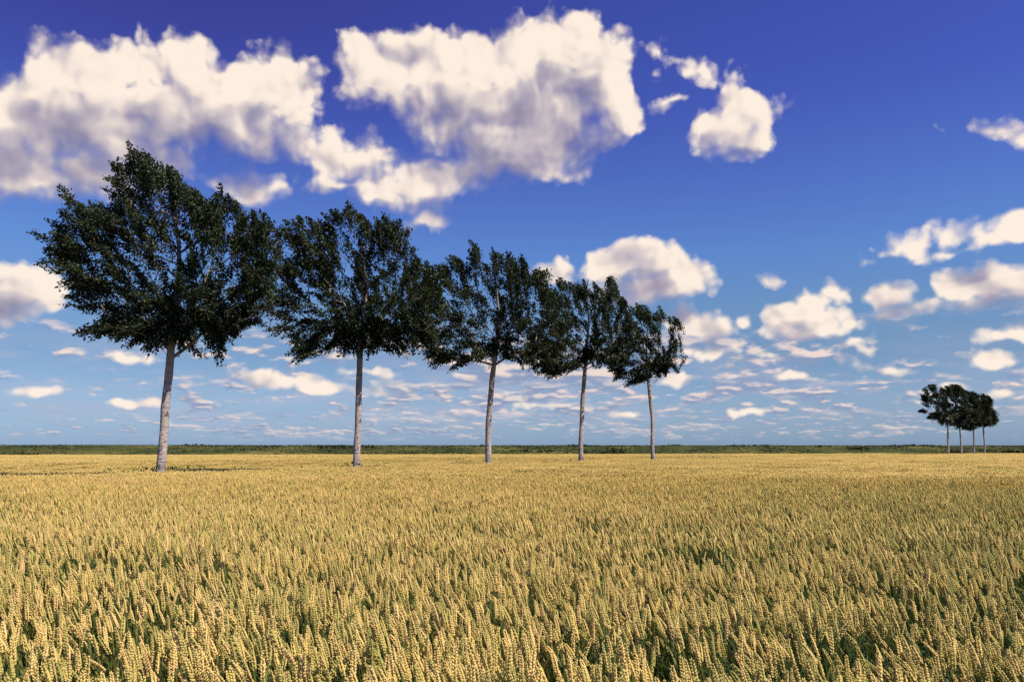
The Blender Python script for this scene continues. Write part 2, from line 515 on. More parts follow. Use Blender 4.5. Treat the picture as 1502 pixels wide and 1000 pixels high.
# ------------------------------------------------------------------ wheat materials
def wheat_mat(name, stops, rough, spec, trans, band=False):
    m, n = new_mat(name)
    geo = n.new('ShaderNodeNewGeometry').outputs['Position']
    oi = n.new('ShaderNodeObjectInfo').outputs['Random']
    vary = n.new('ShaderNodeAttribute', attribute_name='vary').outputs['Fac']
    rnd = n.m('FRACT', n.m('ADD', oi, n.m('MULTIPLY', vary, 7.31)))
    gx, gy, gz = n.sep(geo)
    flat = n.xyz(gx, gy, 0)
    big = n.noise(flat, .13, 3, .5); mid = n.noise(flat, .9, 3, .5)
    # the right-hand side of the near field is a little greener, less ripe
    side = n.m('MULTIPLY', n.step(n.m('DIVIDE', gx, n.m('ADD', gy, 1.0)), -.1, .6), n.step(gy, 26.0, 6.0))
    f = n.m('ADD', n.m('MULTIPLY', rnd, .50), n.m('ADD', n.m('MULTIPLY', big, .45), n.m('MULTIPLY', mid, .30)))
    f = n.m('SUBTRACT', n.m('SUBTRACT', f, .12), n.m('ADD', n.m('MULTIPLY', side, .20), n.step(gy, 16.0, 2.0, 0.0, .06)))
    c = n.ramp(f, stops)
    hv = n.step(n.m('FRACT', n.m('MULTIPLY', rnd, 13.7)), 0, 1, .78, 1.18, 'LINEAR')
    c = n.v('SCALE', c, scale=hv)
    if name == 'wheat_ear': c = n.mix(n.step(gy, 18.0, 2.5, .0, .35), c, n.mix(rnd, (.58, .50, .15), (.88, .69, .34)))
    finish(m, n, leafy(n, c, trans, rough, spec))
    return m


G_ear = [(.18, (.34, .33, .085)), (.36, (.62, .50, .135)), (.56, (.78, .56, .165)), (.76, (.84, .57, .23)), (.93, (.86, .68, .42))]
G_leaf = [(.20, (.025, .065, .015)), (.45, (.060, .115, .024)), (.64, (.20, .21, .040)), (.88, (.58, .42, .12))]
G_stem = [(.22, (.08, .13, .03)), (.5, (.19, .20, .05)), (.8, (.38, .30, .09))]
m_ear = wheat_mat('wheat_ear', G_ear, .62, .25, .10)
m_leaf = wheat_mat('wheat_leaf', G_leaf, .5, .35, .35)
m_stem = wheat_mat('wheat_stem', G_stem, .5, .35, .10)
WM = [m_ear, m_leaf, m_stem]


# ------------------------------------------------------------------ wheat plants
class Acc:
    def __init__(s): s.V = []; s.F3 = []; s.F4 = []; s.m3 = []; s.m4 = []; s.n = 0

    def add(s, V, F3=(), F4=(), m=0):
        V = np.asarray(V, float); s.V.append(V)
        if len(F3): s.F3.append(np.asarray(F3) + s.n); s.m3 += [m] * len(F3)
        if len(F4): s.F4.append(np.asarray(F4) + s.n); s.m4 += [m] * len(F4)
        s.n += len(V)

    def arrays(s):
        V = np.concatenate(s.V)
        f3 = np.concatenate(s.F3) if s.F3 else np.zeros((0, 3), int)
        f4 = np.concatenate(s.F4) if s.F4 else np.zeros((0, 4), int)
        return V, f3, f4, np.array(s.m3, int), np.array(s.m4, int)

    def mesh(s, name, mats, **kw):
        V, f3, f4, m3, m4 = s.arrays()
        return mesh_from(name, V, [f3, f4], mats, np.concatenate([m3, m4]), **kw)


def frame(t):
    t = t / np.linalg.norm(t)
    a = np.array([0, 1, 0.]) if abs(t[1]) < .9 else np.array([1, 0, 0.])
    u = np.cross(t, a); u /= np.linalg.norm(u)
    return t, u, np.cross(t, u)


def tube(acc, pts, rad, sides, m, cap=False):
    pts = np.asarray(pts, float); n_ = len(pts); V = []
    for k in range(n_):
        t = pts[min(k + 1, n_ - 1)] - pts[max(k - 1, 0)]
        t, u, v = frame(t)
        a = np.arange(sides) / sides * 2 * math.pi
        V.append(pts[k] + rad[k] * (np.outer(np.cos(a), u) + np.outer(np.sin(a), v)))
    Fq = []
    for k in range(n_ - 1):
        for j in range(sides):
            j2 = (j + 1) % sides
            Fq.append((k * sides + j, k * sides + j2, (k + 1) * sides + j2, (k + 1) * sides + j))
    acc.add(np.concatenate(V), F4=Fq, m=m)


def spikelet(acc, p, d, out, w_, l_, m=0, awn=0.0, lo=False):
    """fat almond from p along d, flattened across"""
    d, _, _ = frame(d); s_ = np.cross(d, out); s_ /= np.linalg.norm(s_); o_ = np.cross(s_, d)
    if lo:
        V = [p, p + d * l_ * .45 + s_ * w_, p + d * l_ * .45 + o_ * w_ * .9, p + d * l_ * .45 - s_ * w_, p + d * l_ * .45 - o_ * w_ * .7, p + d * l_]
        F3 = [(0, 2, 1), (0, 3, 2), (0, 4, 3), (0, 1, 4), (5, 1, 2), (5, 2, 3), (5, 3, 4), (5, 4, 1)]
        acc.add(V, F3=F3, m=m); return
    V = [p]
    for (f_, r_) in ((.25, .85), (.6, .95)):
        for k in range(5):
            a = k / 5 * 2 * math.pi + .3
            V.append(p + d * l_ * f_ + s_ * w_ * r_ * math.cos(a) + o_ * w_ * .8 * r_ * math.sin(a))
    V.append(p + d * l_)
    F3 = [(0, 1 + (k + 1) % 5, 1 + k) for k in range(5)] + [(11, 6 + k, 6 + (k + 1) % 5) for k in range(5)]
    F4 = [(1 + k, 1 + (k + 1) % 5, 6 + (k + 1) % 5, 6 + k) for k in range(5)]
    acc.add(V, F3=F3, F4=F4, m=m)
    if awn > 0:
        q = p + d * l_ * .93; e = q + (d + .15 * out) * awn
        acc.add([q - s_ * .0005, q + s_ * .0005, e], F3=[(0, 1, 2)], m=m)


def blade(acc, p, az, length, width, up, droop, segs, m=1, twist=0.0):
    h = np.array([math.cos(az), math.sin(az), 0]); s0 = np.array([-math.sin(az), math.cos(az), 0])
    V = []; el = up; q = np.array(p, float)
    for k in range(segs + 1):
        f_ = k / segs
        w_ = width * (1 - f_ ** 2.2) * (0.55 + .45 * min(1, f_ * 4))
        sd = s0 * math.cos(twist * f_) + np.array([0, 0, 1.]) * math.sin(twist * f_)
        V += [q - sd * w_, q + sd * w_]
        d = h * math.cos(el) + np.array([0, 0, 1]) * math.sin(el)
        q = q + d * length / segs; el -= droop / segs
    acc.add(V, F4=[(2 * k, 2 * k + 1, 2 * k + 3, 2 * k + 2) for k in range(segs)], m=m)


def plant(acc, r, lod, H=.86, base=(0, 0, 0), az=None):
    """one wheat stalk; bends towards local azimuth az"""
    az = r.uniform(0, 6.283) if az is None else az
    hx = np.array([math.cos(az), math.sin(az), 0]); b = np.array(base, float)
    L = H * r.uniform(.94, 1.04); bend = r.uniform(.0, .34) * (1.7 if r.random() < .12 else 1)
    ear_l = r.uniform(.070, .102)
    pts = []; el = math.pi / 2 - .02; q = b.copy()
    ks = 7
    Ls = L - ear_l
    for k in range(ks + 1):
        pts.append(q.copy())
        q = q + (hx * math.cos(el) + np.array([0, 0, 1]) * math.sin(el)) * Ls / ks
        el -= bend * .6 * (k / ks) ** 2 * .6
    neck = pts[-1]
    if lod == 0: tube(acc, pts[2:], np.linspace(.0021, .0013, ks - 1), 4, 2)
    elif lod == 1: tube(acc, pts[3::2], [.0021, .0018, .0014][:len(pts[3::2])], 3, 2)
    # ear axis
    ax = []; q = neck.copy(); e2 = el
    M = 9 if lod == 0 else (6 if lod == 1 else 2)
    for k in range(M + 1):
        ax.append(q.copy()); q = q + (hx * math.cos(e2) + np.array([0, 0, 1]) * math.sin(e2)) * ear_l / M
        e2 -= bend * .55 / M
    rot = r.uniform(0, 3.1416)
    if lod == 0:
        awn = r.choice([0.0, .004, .010, .018])
        for k in range(M):
            t, u, v = frame(ax[k + 1] - ax[k])
            u, v = u * math.cos(rot) + v * math.sin(rot), -u * math.sin(rot) + v * math.cos(rot)
            g = .62 + .38 * math.sin(math.pi * min(1, (k + 1.2) / (M + .5)) ** .8)
            for sgn in ((1, -1)):
                p_ = ax[k] + t * (0 if sgn > 0 else .5 * ear_l / M) + u * sgn * .0026
                spikelet(acc, p_, t + u * sgn * .48, u * sgn, .0050 * g, .0168 * g, awn=awn * r.uniform(.5, 1))
                side_ = v * (1 if (k + (sgn > 0)) % 2 else -1)
                spikelet(acc, p_ + side_ * .0014, t + u * sgn * .16 + side_ * .36, side_, .0036 * g, .0135 * g, lo=True)
        spikelet(acc, ax[M] - (ax[M] - ax[M - 1]) * .4, ax[M] - ax[M - 1], frame(ax[M] - ax[M - 1])[1], .0030, .012)
    elif lod == 1:
        for k in range(M):
            t, u, v = frame(ax[k + 1] - ax[k])
            u = u * math.cos(rot) + v * math.sin(rot)
            g = .65 + .35 * math.sin(math.pi * (k + 1) / (M + .5))
            for sgn in (1, -1):
                spikelet(acc, ax[k] + u * sgn * .002 + t * (0 if sgn > 0 else .006), t + u * sgn * .30, u * sgn, .0068 * g, .0225 * g, lo=True)
    else:
        t, u, v = frame(ax[2] - ax[0])
        mid_ = (ax[0] + ax[1]) / 2 + (ax[1] - ax[0]) * .4
        V = [ax[0]] + [mid_ + .0082 * (u * math.cos(a) + v * math.sin(a)) for a in (0, 2.09, 4.19)] + [ax[2]]
        acc.add(V, F3=[(0, 2, 1), (0, 3, 2), (0, 1, 3), (4, 1, 2), (4, 2, 3), (4, 3, 1)], m=0)
        s_ = np.array([1, 0, 0]) * .0022
        acc.add([pts[4] - s_, pts[4] + s_, neck], F3=[(0, 1, 2)], m=2)
    # leaves
    nl = {0: 3, 1: 2, 2: 1}[lod]
    for k in range(nl):
        f_ = r.uniform(.74, .90) if k == 0 else r.uniform(.45, .72)
        p_ = b + (neck - b) * f_ * (L - ear_l) / max(.01, np.linalg.norm(neck - b))
        p_ = np.array(pts[int(f_ * ks)]) if lod < 2 else b + (neck - b) * f_
        if lod == 2 and r.random() > .55: continue
        blade(acc, p_, r.uniform(0, 6.283), r.uniform(.13, .24), r.uniform(.0045, .0075) * (1.3 if lod == 2 else 1), r.uniform(.75, 1.35),
              r.uniform(.3, 1.6), 5 if lod == 0 else (3 if lod == 1 else 2), twist=r.uniform(-1, 1))


hidden = bpy.data.collections.new('wheat_library')     # instance sources, not linked to the scene
lib0, lib1, lib2 = [bpy.data.collections.new('wheat_sources_' + s_) for s_ in ('near', 'middle', 'patch')]
pr = random.Random(3)
prn = np.random.default_rng(5)
for k in range(20):
    a = Acc(); plant(a, pr, 0, az=pr.gauss(0, .8))
    ob = bpy.data.objects.new('stalk_%02d' % k, a.mesh('stalk', WM, attrs=None)); lib0.objects.link(ob)
for k in range(16):
    a = Acc(); plant(a, pr, 1, az=pr.gauss(0, .8))
    ob = bpy.data.objects.new('stalk_mid_%02d' % k, a.mesh('stalk_mid', WM)); lib1.objects.link(ob)


def rot_axis(vec, axis, ang):
    axis = np.asarray(axis) / np.linalg.norm(axis)
    c_, s_ = np.cos(ang), np.sin(ang)
    return vec * c_ + np.cross(axis, vec) * s_ + np.outer(vec @ axis, axis) * (1 - c_)


PATCH = 2.0
for k in range(6):
    # a few dozen far stalks copied over a 2 m square
    protos = []
    for j in range(24):
        a = Acc(); plant(a, pr, 2, az=math.pi + pr.gauss(0, .9)); protos.append(a.arrays())
    NP = 1500
    V_, f3_, f4_, m3_, m4_, vv = [], [], [], [], [], []
    off = 0
    px_ = prn.uniform(-PATCH / 2, PATCH / 2, NP); py_ = prn.uniform(-PATCH / 2, PATCH / 2, NP)
    hh = (vnoise(px_ + 17 * k, py_, .35, 20 + k) - .5) * .11 + prn.normal(0, .018, NP)
    for j in range(NP):
        V0, f3, f4, m3, m4 = protos[j % 24]
        V1 = V0.copy(); V1 = rot_axis(V1, (prn.normal(0, .6), -1, 0), prn.normal(.12, .10))
        V1 = V1 + np.array([px_[j], py_[j], hh[j]])
        V_.append(V1); f3_.append(f3 + off); f4_.append(f4 + off); m3_.append(m3); m4_.append(m4)
        vv.append(np.full(len(V1), prn.random())); off += len(V1)
    me = mesh_from('patch', np.concatenate(V_), [np.concatenate(f3_), np.concatenate(f4_)], WM,
                   np.concatenate([np.concatenate(m3_), np.concatenate(m4_)]), attrs={'vary': np.concatenate(vv)})
    ob = bpy.data.objects.new('patch_%02d' % k, me); lib2.objects.link(ob)


def euler_from(lean_axis_ang, lean, phi):
    """rotation = tilt by `lean` about horizontal axis (cos a, sin a, 0) after a spin phi about Z -> XYZ euler"""
    a = lean_axis_ang
    cl, sl = np.cos(lean), np.sin(lean); ux, uy = np.cos(a), np.sin(a)
    Rl = np.empty((len(a), 3, 3))
    Rl[:, 0, 0] = cl + ux * ux * (1 - cl); Rl[:, 0, 1] = ux * uy * (1 - cl); Rl[:, 0, 2] = uy * sl
    Rl[:, 1, 0] = ux * uy * (1 - cl); Rl[:, 1, 1] = cl + uy * uy * (1 - cl); Rl[:, 1, 2] = -ux * sl
    Rl[:, 2, 0] = -uy * sl; Rl[:, 2, 1] = ux * sl; Rl[:, 2, 2] = cl
    Rz = np.zeros_like(Rl); Rz[:, 0, 0] = np.cos(phi); Rz[:, 0, 1] = -np.sin(phi); Rz[:, 1, 0] = np.sin(phi); Rz[:, 1, 1] = np.cos(phi); Rz[:, 2, 2] = 1
    M_ = Rl @ Rz
    return np.stack([np.arctan2(M_[:, 2, 1], M_[:, 2, 2]), -np.arcsin(np.clip(M_[:, 2, 0], -1, 1)), np.arctan2(M_[:, 1, 0], M_[:, 0, 0])], 1)


def gn_scatter(name, pts, eul, scl, idx, lib):
    me = bpy.data.meshes.new(name)
    me.vertices.add(len(pts)); me.vertices.foreach_set('co', np.asarray(pts, np.float32).ravel())
    a = me.attributes.new('rot', 'FLOAT_VECTOR', 'POINT'); a.data.foreach_set('vector', np.asarray(eul, np.float32).ravel())
    a = me.attributes.new('scl', 'FLOAT', 'POINT'); a.data.foreach_set('value', np.asarray(scl, np.float32))
    a = me.attributes.new('pick', 'INT', 'POINT'); a.data.foreach_set('value', np.asarray(idx, np.int32))
    g = bpy.data.node_groups.new(name + '_nodes', 'GeometryNodeTree')
    g.interface.new_socket('Geometry', in_out='INPUT', socket_type='NodeSocketGeometry')
    g.interface.new_socket('Geometry', in_out='OUTPUT', socket_type='NodeSocketGeometry')
    nd = g.nodes; L = g.links
    gi = nd.new('NodeGroupInput'); go = nd.new('NodeGroupOutput')
    ci = nd.new('GeometryNodeCollectionInfo'); ci.inputs['Collection'].default_value = lib
    ci.inputs['Separate Children'].default_value = True; ci.inputs['Reset Children'].default_value = True
    ip = nd.new('GeometryNodeInstanceOnPoints'); ip.inputs['Pick Instance'].default_value = True

    def attr(nm, ty):
        q_ = nd.new('GeometryNodeInputNamedAttribute'); q_.data_type = ty; q_.inputs['Name'].default_value = nm
        return [o_ for o_ in q_.outputs if o_.enabled and o_.name == 'Attribute'][0]
    L.new(gi.outputs[0], ip.inputs['Points']); L.new(ci.outputs[0], ip.inputs['Instance'])
    L.new(attr('pick', 'INT'), ip.inputs['Instance Index'])
    e2r = nd.new('FunctionNodeEulerToRotation'); L.new(attr('rot', 'FLOAT_VECTOR'), e2r.inputs[0]); L.new(e2r.outputs[0], ip.inputs['Rotation'])
    L.new(attr('scl', 'FLOAT'), ip.inputs['Scale']); L.new(ip.outputs[0], go.inputs[0])
    o_ = link(name, me)
    md = o_.modifiers.new('scatter', 'NODES'); md.node_group = g
    return o_


def wedge(n_per, y0, y1, slope=.72, side=1.2):
    A = (y1 - y0) * 2 * (slope * (y0 + y1) / 2 + side)
    cnt = int(A * n_per)
    y = rng.uniform(y0, y1, cnt * 2); x = rng.uniform(-1, 1, cnt * 2) * (slope * y1 + side)
    # exact area density
    k_ = np.abs(x) < slope * y + side
    full = (y1 - y0) * 2 * (slope * y1 + side)
    want = int(full * n_per); y = rng.uniform(y0, y1, want); x = rng.uniform(-1, 1, want) * (slope * y1 + side)
    k_ = np.abs(x) < slope * y + side
    return x[k_], y[k_]


Y0, Y1, Y2 = 0.7, 6.0, 21.0


def stalks(name, y0, y1, dens, lib, nlib, pts=None):
    x, y = wedge(dens, y0, y1) if pts is None else pts
    gap = vnoise(x, y, .16, 31) * .6 + vnoise(x, y, .5, 32) * .4
    keep = gap > .40 - .13 * smooth01((y - 5) / 13) + .07 * smooth01((x / (y + 1) + .1) / .6) * (y < 18)
    x, y, gap = x[keep], y[keep], gap[keep]
    n_ = len(x)
    z = terrain(x, y) - .03 + (vnoise(x, y, .35, 33) - .5) * .14 + (vnoise(x, y, 1.7, 34) - .5) * .07 + np.minimum(rng.normal(0, .025, n_), .05)
    # wind comes from the right: stalks tip to -x
    axis = -math.pi / 2 + rng.normal(0, .7, n_)       # horizontal tilt axis; tilt about -y leans towards -x
    lean = np.clip(rng.normal(.13, .14, n_), -.2, .6)
    phi = math.pi + rng.normal(0, .5, n_)
    phi = np.where(rng.random(n_) < .18, rng.uniform(0, 6.28, n_), phi)
    return gn_scatter(name, np.stack([x, y, z], 1), euler_from(axis, lean, phi), rng.uniform(.96, 1.035, n_), rng.integers(0, nlib, n_), lib), n_


near_w, c0 = stalks('wheat', Y0, Y1, 430, lib0, 20)
tag(near_w, 'ripe golden wheat ears leaning left at the front edge of the field', 'wheat', 'standing wheat of the field', 'stuff')
mid_w, c1 = stalks('wheat', Y1, Y2, 430, lib1, 16)
tag(mid_w, 'golden wheat standing in the middle of the field before the trees', 'wheat', 'standing wheat of the field', 'stuff')
# finer filling right up to the headland strip, where the 2 m squares would leave steps
bx_ = rng.uniform(-20, 62, 420000); by_ = rng.uniform(Y2, 100, 420000)
sd_ = row_side(bx_, by_)
k_ = (sd_ > -3.0) & (sd_ < -.25)
cell_x, cell_y = np.floor(bx_ / PATCH) * PATCH + PATCH / 2, np.floor(by_ / PATCH) * PATCH + PATCH / 2
k_ &= row_side(cell_x, cell_y) >= -1.25
edge_w, c2 = stalks('wheat', 0, 0, 0, lib1, 16, (bx_[k_], by_[k_]))
tag(edge_w, 'ragged edge of the wheat beside the strip where the trees stand', 'wheat', 'standing wheat of the field', 'stuff')
gx, gy = np.meshgrid(np.arange(-230, 230, PATCH) + PATCH / 2, np.arange(-16, 190, PATCH) + PATCH / 2)
gx, gy = gx.ravel(), gy.ravel()
keep = (gy < field_edge(gx) - 1.0) & ~((np.abs(gx) < .72 * gy + 1.2 - .2) & (gy > Y0) & (gy < Y2)) & (np.abs(gx) < 60 + np.abs(gy) * 1.05)
sd_ = row_side(gx, gy)
keep &= (sd_ < -1.25) | (sd_ > 3.0) | (gy > 100)
keep &= ~((np.abs(gx) < 2.2) & (np.abs(gy) < 1.6))
gx, gy = gx[keep], gy[keep]; n_ = len(gx)
far_w = gn_scatter('wheat', np.stack([gx, gy, terrain(gx, gy) - .03 + rng.normal(0, .012, n_)], 1),
                   np.stack([0 * gx, 0 * gx, rng.normal(0, .12, n_) + 0 * gx], 1), np.full(n_, 1.0) * rng.uniform(1.0, 1.03, n_), rng.integers(0, 6, n_), lib2)
tag(far_w, 'smooth far golden wheat around the tree row and up to the bank', 'wheat', 'standing wheat of the field', 'stuff')
print('stalks', c0, c1, 'patches', n_)
#TREES
# ------------------------------------------------------------------ trees
m_bark, n = new_mat('bark')
tc = n.new('ShaderNodeNewGeometry').outputs['Position']
x_, y_, z_ = n.sep(tc)
oz = n.new('ShaderNodeTexCoord').outputs['Object']
fine = n.noise(oz, 14, 6, .6)
c = n.ramp(fine, [(.30, (.26, .225, .205)), (.50, (.42, .365, .335)), (.70, (.55, .48, .43))])
rings = n.noise(n.v('MULTIPLY', oz, (2.2, 2.2, 26)), 1.0, 4, .6)          # dark lenticel rows round the stem
c = n.mix(n.m('MULTIPLY', n.step(rings, .56, .62), .85), c, (.09, .075, .075))
blot = n.noise(n.v('MULTIPLY', oz, (5, 5, 3.2)), 1.0, 5, .65)
c = n.mix(n.m('MULTIPLY', n.step(blot, .575, .64), .88), c, (.05, .042, .045))
alg = n.m('MULTIPLY', n.step(n.sep(oz)[2], 2.9, 5.0), .60)
c = n.mix(alg, c, n.mix(n.noise(oz, 5, 4), (.16, .14, .07), (.34, .27, .12)))
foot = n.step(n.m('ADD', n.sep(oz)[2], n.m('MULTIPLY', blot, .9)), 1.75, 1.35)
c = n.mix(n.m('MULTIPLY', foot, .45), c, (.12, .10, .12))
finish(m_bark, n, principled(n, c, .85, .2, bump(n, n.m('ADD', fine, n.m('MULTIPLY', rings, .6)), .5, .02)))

m_twig, n = new_mat('twig_bark')
c = n.ramp(n.noise(n.new('ShaderNodeTexCoord').outputs['Object'], 9, 3), [(.3, (.055, .045, .035)), (.7, (.13, .11, .085))])
finish(m_twig, n, principled(n, c, .85, .15))

m_crown, n = new_mat('crown_leaf')
vary = n.new('ShaderNodeAttribute', attribute_name='vary').outputs['Fac']
tuft = n.new('ShaderNodeAttribute', attribute_name='tuft').outputs['Fac']
f = n.m('ADD', n.m('MULTIPLY', vary, .55), n.m('MULTIPLY', tuft, .45))
c = n.ramp(f, [(.10, (.010, .018, .008)), (.50, (.020, .034, .011)), (.80, (.040, .060, .016)), (.97, (.085, .105, .034))])
finish(m_crown, n, leafy(n, c, .16, .50, .30, n.mix(.5, c, (.07, .10, .015))))


def inside(poly, x, z):
    p = np.asarray(poly); n_ = len(p); r_ = np.zeros(len(x), bool); j = n_ - 1
    for i_ in range(n_):
        xi, zi, xj, zj = p[i_, 0], p[i_, 1], p[j, 0], p[j, 1]
        cnd = ((zi > z) != (zj > z)) & (x < (xj - xi) * (z - zi) / (zj - zi + 1e-12) + xi)
        r_ ^= cnd; j = i_
    return r_


def edge_dist(poly, x, z):
    p = np.asarray(poly); q = np.roll(p, -1, 0); d = np.full(len(x), 1e9)
    for a_, b_ in zip(p, q):
        ab = b_ - a_; t = np.clip(((x - a_[0]) * ab[0] + (z - a_[1]) * ab[1]) / (ab @ ab + 1e-9), 0, 1)
        d = np.minimum(d, np.hypot(x - a_[0] - t * ab[0], z - a_[1] - t * ab[1]))
    return d


def make_tree(name, seed, Y, base_px, trunk_px, poly_px, rad, n_tuft, leaves, leaf, label, group, depth=.52, wind=.55, clear=None, tl=.62, plume=.19):
    r = np.random.default_rng(seed)
    bx = at(base_px, 680, Y)[0]; by = Y; bz = float(terrain(bx, by))
    root = bpy.data.objects.new(name, None); COL.objects.link(root); root.location = (bx, by, bz)
    tag(root, label, 'tree', group)
    loc = lambda px, py: (at(px, py, Y)[0] - bx, at(px, py, Y)[2] - bz)
    poly = np.array([loc(*p) for p in poly_px])
    zc = poly[:, 1].mean(); xc = poly[:, 0].mean(); half = (poly[:, 0].max() - poly[:, 0].min()) / 2
    ztop, zbot = poly[:, 1].max(), poly[:, 1].min()
    # ---- trunk
    tp = [np.array([0, 0, -.15])] + [np.array([loc(*p)[0], 0, loc(*p)[1]]) for p in trunk_px]
    tp = np.array(tp)
    s_ = np.concatenate([[0], np.cumsum(np.linalg.norm(np.diff(tp, axis=0), axis=1))])
    S = np.arange(0, s_[-1], .28)
    trunk = np.stack([np.interp(S, s_, tp[:, k]) for k in range(3)], 1)
    for _ in range(2): trunk[1:-1] = (trunk[:-2] + 2 * trunk[1:-1] + trunk[2:]) / 4
    trunk[:, 1] += .05 * np.sin(S * 1.1 + seed); trunk[:, 0] += .012 * np.sin(S * 2.3 + seed * 2)
    nodes = [p for p in trunk]; par = [-1] + list(range(len(trunk) - 1))
    # ---- targets: tuft positions inside the crown's volume
    T = []
    while len(T) < n_tuft:
        x = r.uniform(poly[:, 0].min(), poly[:, 0].max(), 600); z = r.uniform(zbot, ztop, 600)
        ok = inside(poly, x, z); x, z = x[ok], z[ok]
        d = edge_dist(poly, x, z)
        ok = (d > tl * .06) & (r.random(len(x)) < .45 + .55 * np.exp(-d / (half * .35))); x, z, d = x[ok], z[ok], d[ok]
        ym = depth * half * np.sqrt(np.clip(1 - (1 - np.clip(d / (half * .85), 0, 1)) ** 2, .02, 1))
        u = r.uniform(-1, 1, len(x)); y = ym * np.sign(u) * np.abs(u) ** .75
        T += list(np.stack([x, y, z], 1))
    T = np.array(T[:n_tuft])
    # part of the plumes end right on the outline, so that it stays ragged
    nb = int(n_tuft * .26); pp_ = np.vstack([poly, poly[:1]]); sl = np.linalg.norm(np.diff(pp_, axis=0), axis=1); cs = np.concatenate([[0], np.cumsum(sl)])
    uu = np.sort(r.uniform(0, cs[-1], nb)); ex = np.interp(uu, cs, pp_[:, 0]); ez = np.interp(uu, cs, pp_[:, 1])
    inn = r.uniform(.0, .10, nb)
    T[:nb, 0] = ex + (xc - ex) * inn + r.normal(0, .06, nb); T[:nb, 2] = ez + (zc - ez) * inn + r.normal(0, .06, nb); T[:nb, 1] = r.normal(0, .30 * depth * half, nb)
    cen = np.array([xc, 0, zbot + .22 * (ztop - zbot)])
    rdv = T - cen; rdv[:, 1] *= .8; rdv /= np.linalg.norm(rdv, axis=1)[:, None] + 1e-6
    upf = np.clip((T[:, 2] - zbot) / (ztop - zbot), 0, 1)[:, None]
    PD = .75 * rdv + np.concatenate([np.full((n_tuft, 1), -wind * .78), np.zeros((n_tuft, 1)), .85 * upf - .28], 1) + r.normal(0, .18, (n_tuft, 3))
    PD /= np.linalg.norm(PD, axis=1)[:, None]
    PL = tl * r.uniform(.75, 1.3, n_tuft) * 1.9
    TIP = T.copy(); T = T - PD * PL[:, None]
    T[:, 2] = np.maximum(T[:, 2], zbot + .38)
    zf = trunk[-1][2]
    ztr0 = clear if clear is not None else zbot + .55
    axis_x = lambda z: np.interp(z, trunk[:, 2], trunk[:, 0])
    dist = np.hypot(np.hypot(T[:, 0] - axis_x(T[:, 2]), T[:, 1]), np.maximum(0, T[:, 2] - zf))
    order = np.argsort(dist)
    P_ = np.array(nodes); ntr = len(nodes)
    nodes = list(P_); tips = []
    seg = .38
    A_ = np.zeros((40000, 3)); A_[:ntr] = P_; cnt = ntr; par = par + [0] * (40000 - ntr)
    hd = np.zeros(40000); hd[:ntr] = 0
    for t_ in order:
        p = T[t_]; rad_t = math.hypot(p[0] - axis_x(p[2]), p[1])
        B = A_[:cnt]
        dv = p - B; dd = np.linalg.norm(dv, axis=1) + 1e-6
        rise = dv[:, 2] / dd
        cost = dd + 3.2 * dd * np.maximum(0, .45 - rise) + .12 * hd[:cnt]
        cost[B[:, 2] < ztr0] += 50; cost += 30 * (dd > 3.2) * (rise < .1)
        cost[:ntr] += .25
        k = int(np.argmin(cost)); st_ = B[k].copy()
        D = p - st_; Ld = np.linalg.norm(D); m_ = max(1, int(Ld / seg)); last = k
        # branch leaves steeply, then bends out with the wind
        for j in range(1, m_ + 1):
            f_ = j / m_
            q = st_ + D * f_ + np.array([.10, 0, .16]) * Ld * math.sin(math.pi * f_) * .55 + r.normal(0, .025, 3) * (j < m_)
            A_[cnt] = q; par[cnt] = last; hd[cnt] = hd[last] + Ld / m_; last = cnt; cnt += 1
        tips.append(last)
    A_ = A_[:cnt]; par = np.array(par[:cnt])
    # ---- pipe-model radii
    w2 = np.zeros(cnt); tipset = np.zeros(cnt)
    for t_ in tips: w2[t_] += 1
    for k in range(cnt - 1, 0, -1): w2[par[k]] += w2[k]
    rr = .0075 * np.maximum(w2, .6) ** .46
    rt = rr.copy()
    f_ = np.clip(trunk[:, 2] / trunk[-1][2], 0, 1)
    base_r = rad * (1 - .30 * f_ - .5 * np.clip((f_ - .55) / .45, 0, 1) ** 1.2)
    base_r += rad * .22 * np.exp(-np.maximum(0, trunk[:, 2] - .6) / .35)
    base_r *= 1 + .035 * np.sin(S * 5.1 + seed) + .03 * np.sin(S * 11.7 + 2 * seed)
    rr[:ntr] = np.maximum(base_r[:ntr], .02)
    kids = [[] for _ in range(cnt)]
    for k in range(1, cnt): kids[par[k]].append(k)
    acc = Acc()
    tube(acc, A_[:ntr], rr[:ntr], 14, 0)
    # a few knots and old pruning scars on the clear stem
    for _ in range(7):
        k = r.integers(2, max(3, int(ntr * .5))); a_ = r.uniform(math.pi, 2 * math.pi)
        o_ = np.array([math.cos(a_), math.sin(a_), 0]); cpt = A_[k] + o_ * rr[k] * .85
        tube(acc, [cpt - o_ * .03, cpt + o_ * .02, cpt + o_ * .035], [.05, .035, .012], 6, 0)
    # trace limbs
    done = np.zeros(cnt, bool); done[:ntr] = True
    starts = [k for k in range(ntr, cnt) if par[k] < ntr]
    stack = list(starts)
    while stack:
        k = stack.pop(); chain = [par[k], k]
        while True:
            ks = kids[chain[-1]]
            if not ks: break
            ks = sorted(ks, key=lambda q: -w2[q]); chain.append(ks[0]); stack += ks[1:]
        ch = np.array(chain); rad_c = rr[ch].copy(); rad_c[0] = min(rad_c[0], rr[ch[1]] * 1.35)
        rad_c = np.minimum(rad_c, rad * .45)
        tube(acc, A_[ch], rad_c, 7 if rad_c[0] > .04 else (5 if rad_c[0] > .018 else 3), 0 if rad_c[0] > .045 else 1)
    # ---- leaves
    Vs, vary_, tuft_ = [], [], []
    pos_of = {int(t_): k for k, t_ in enumerate([0])}
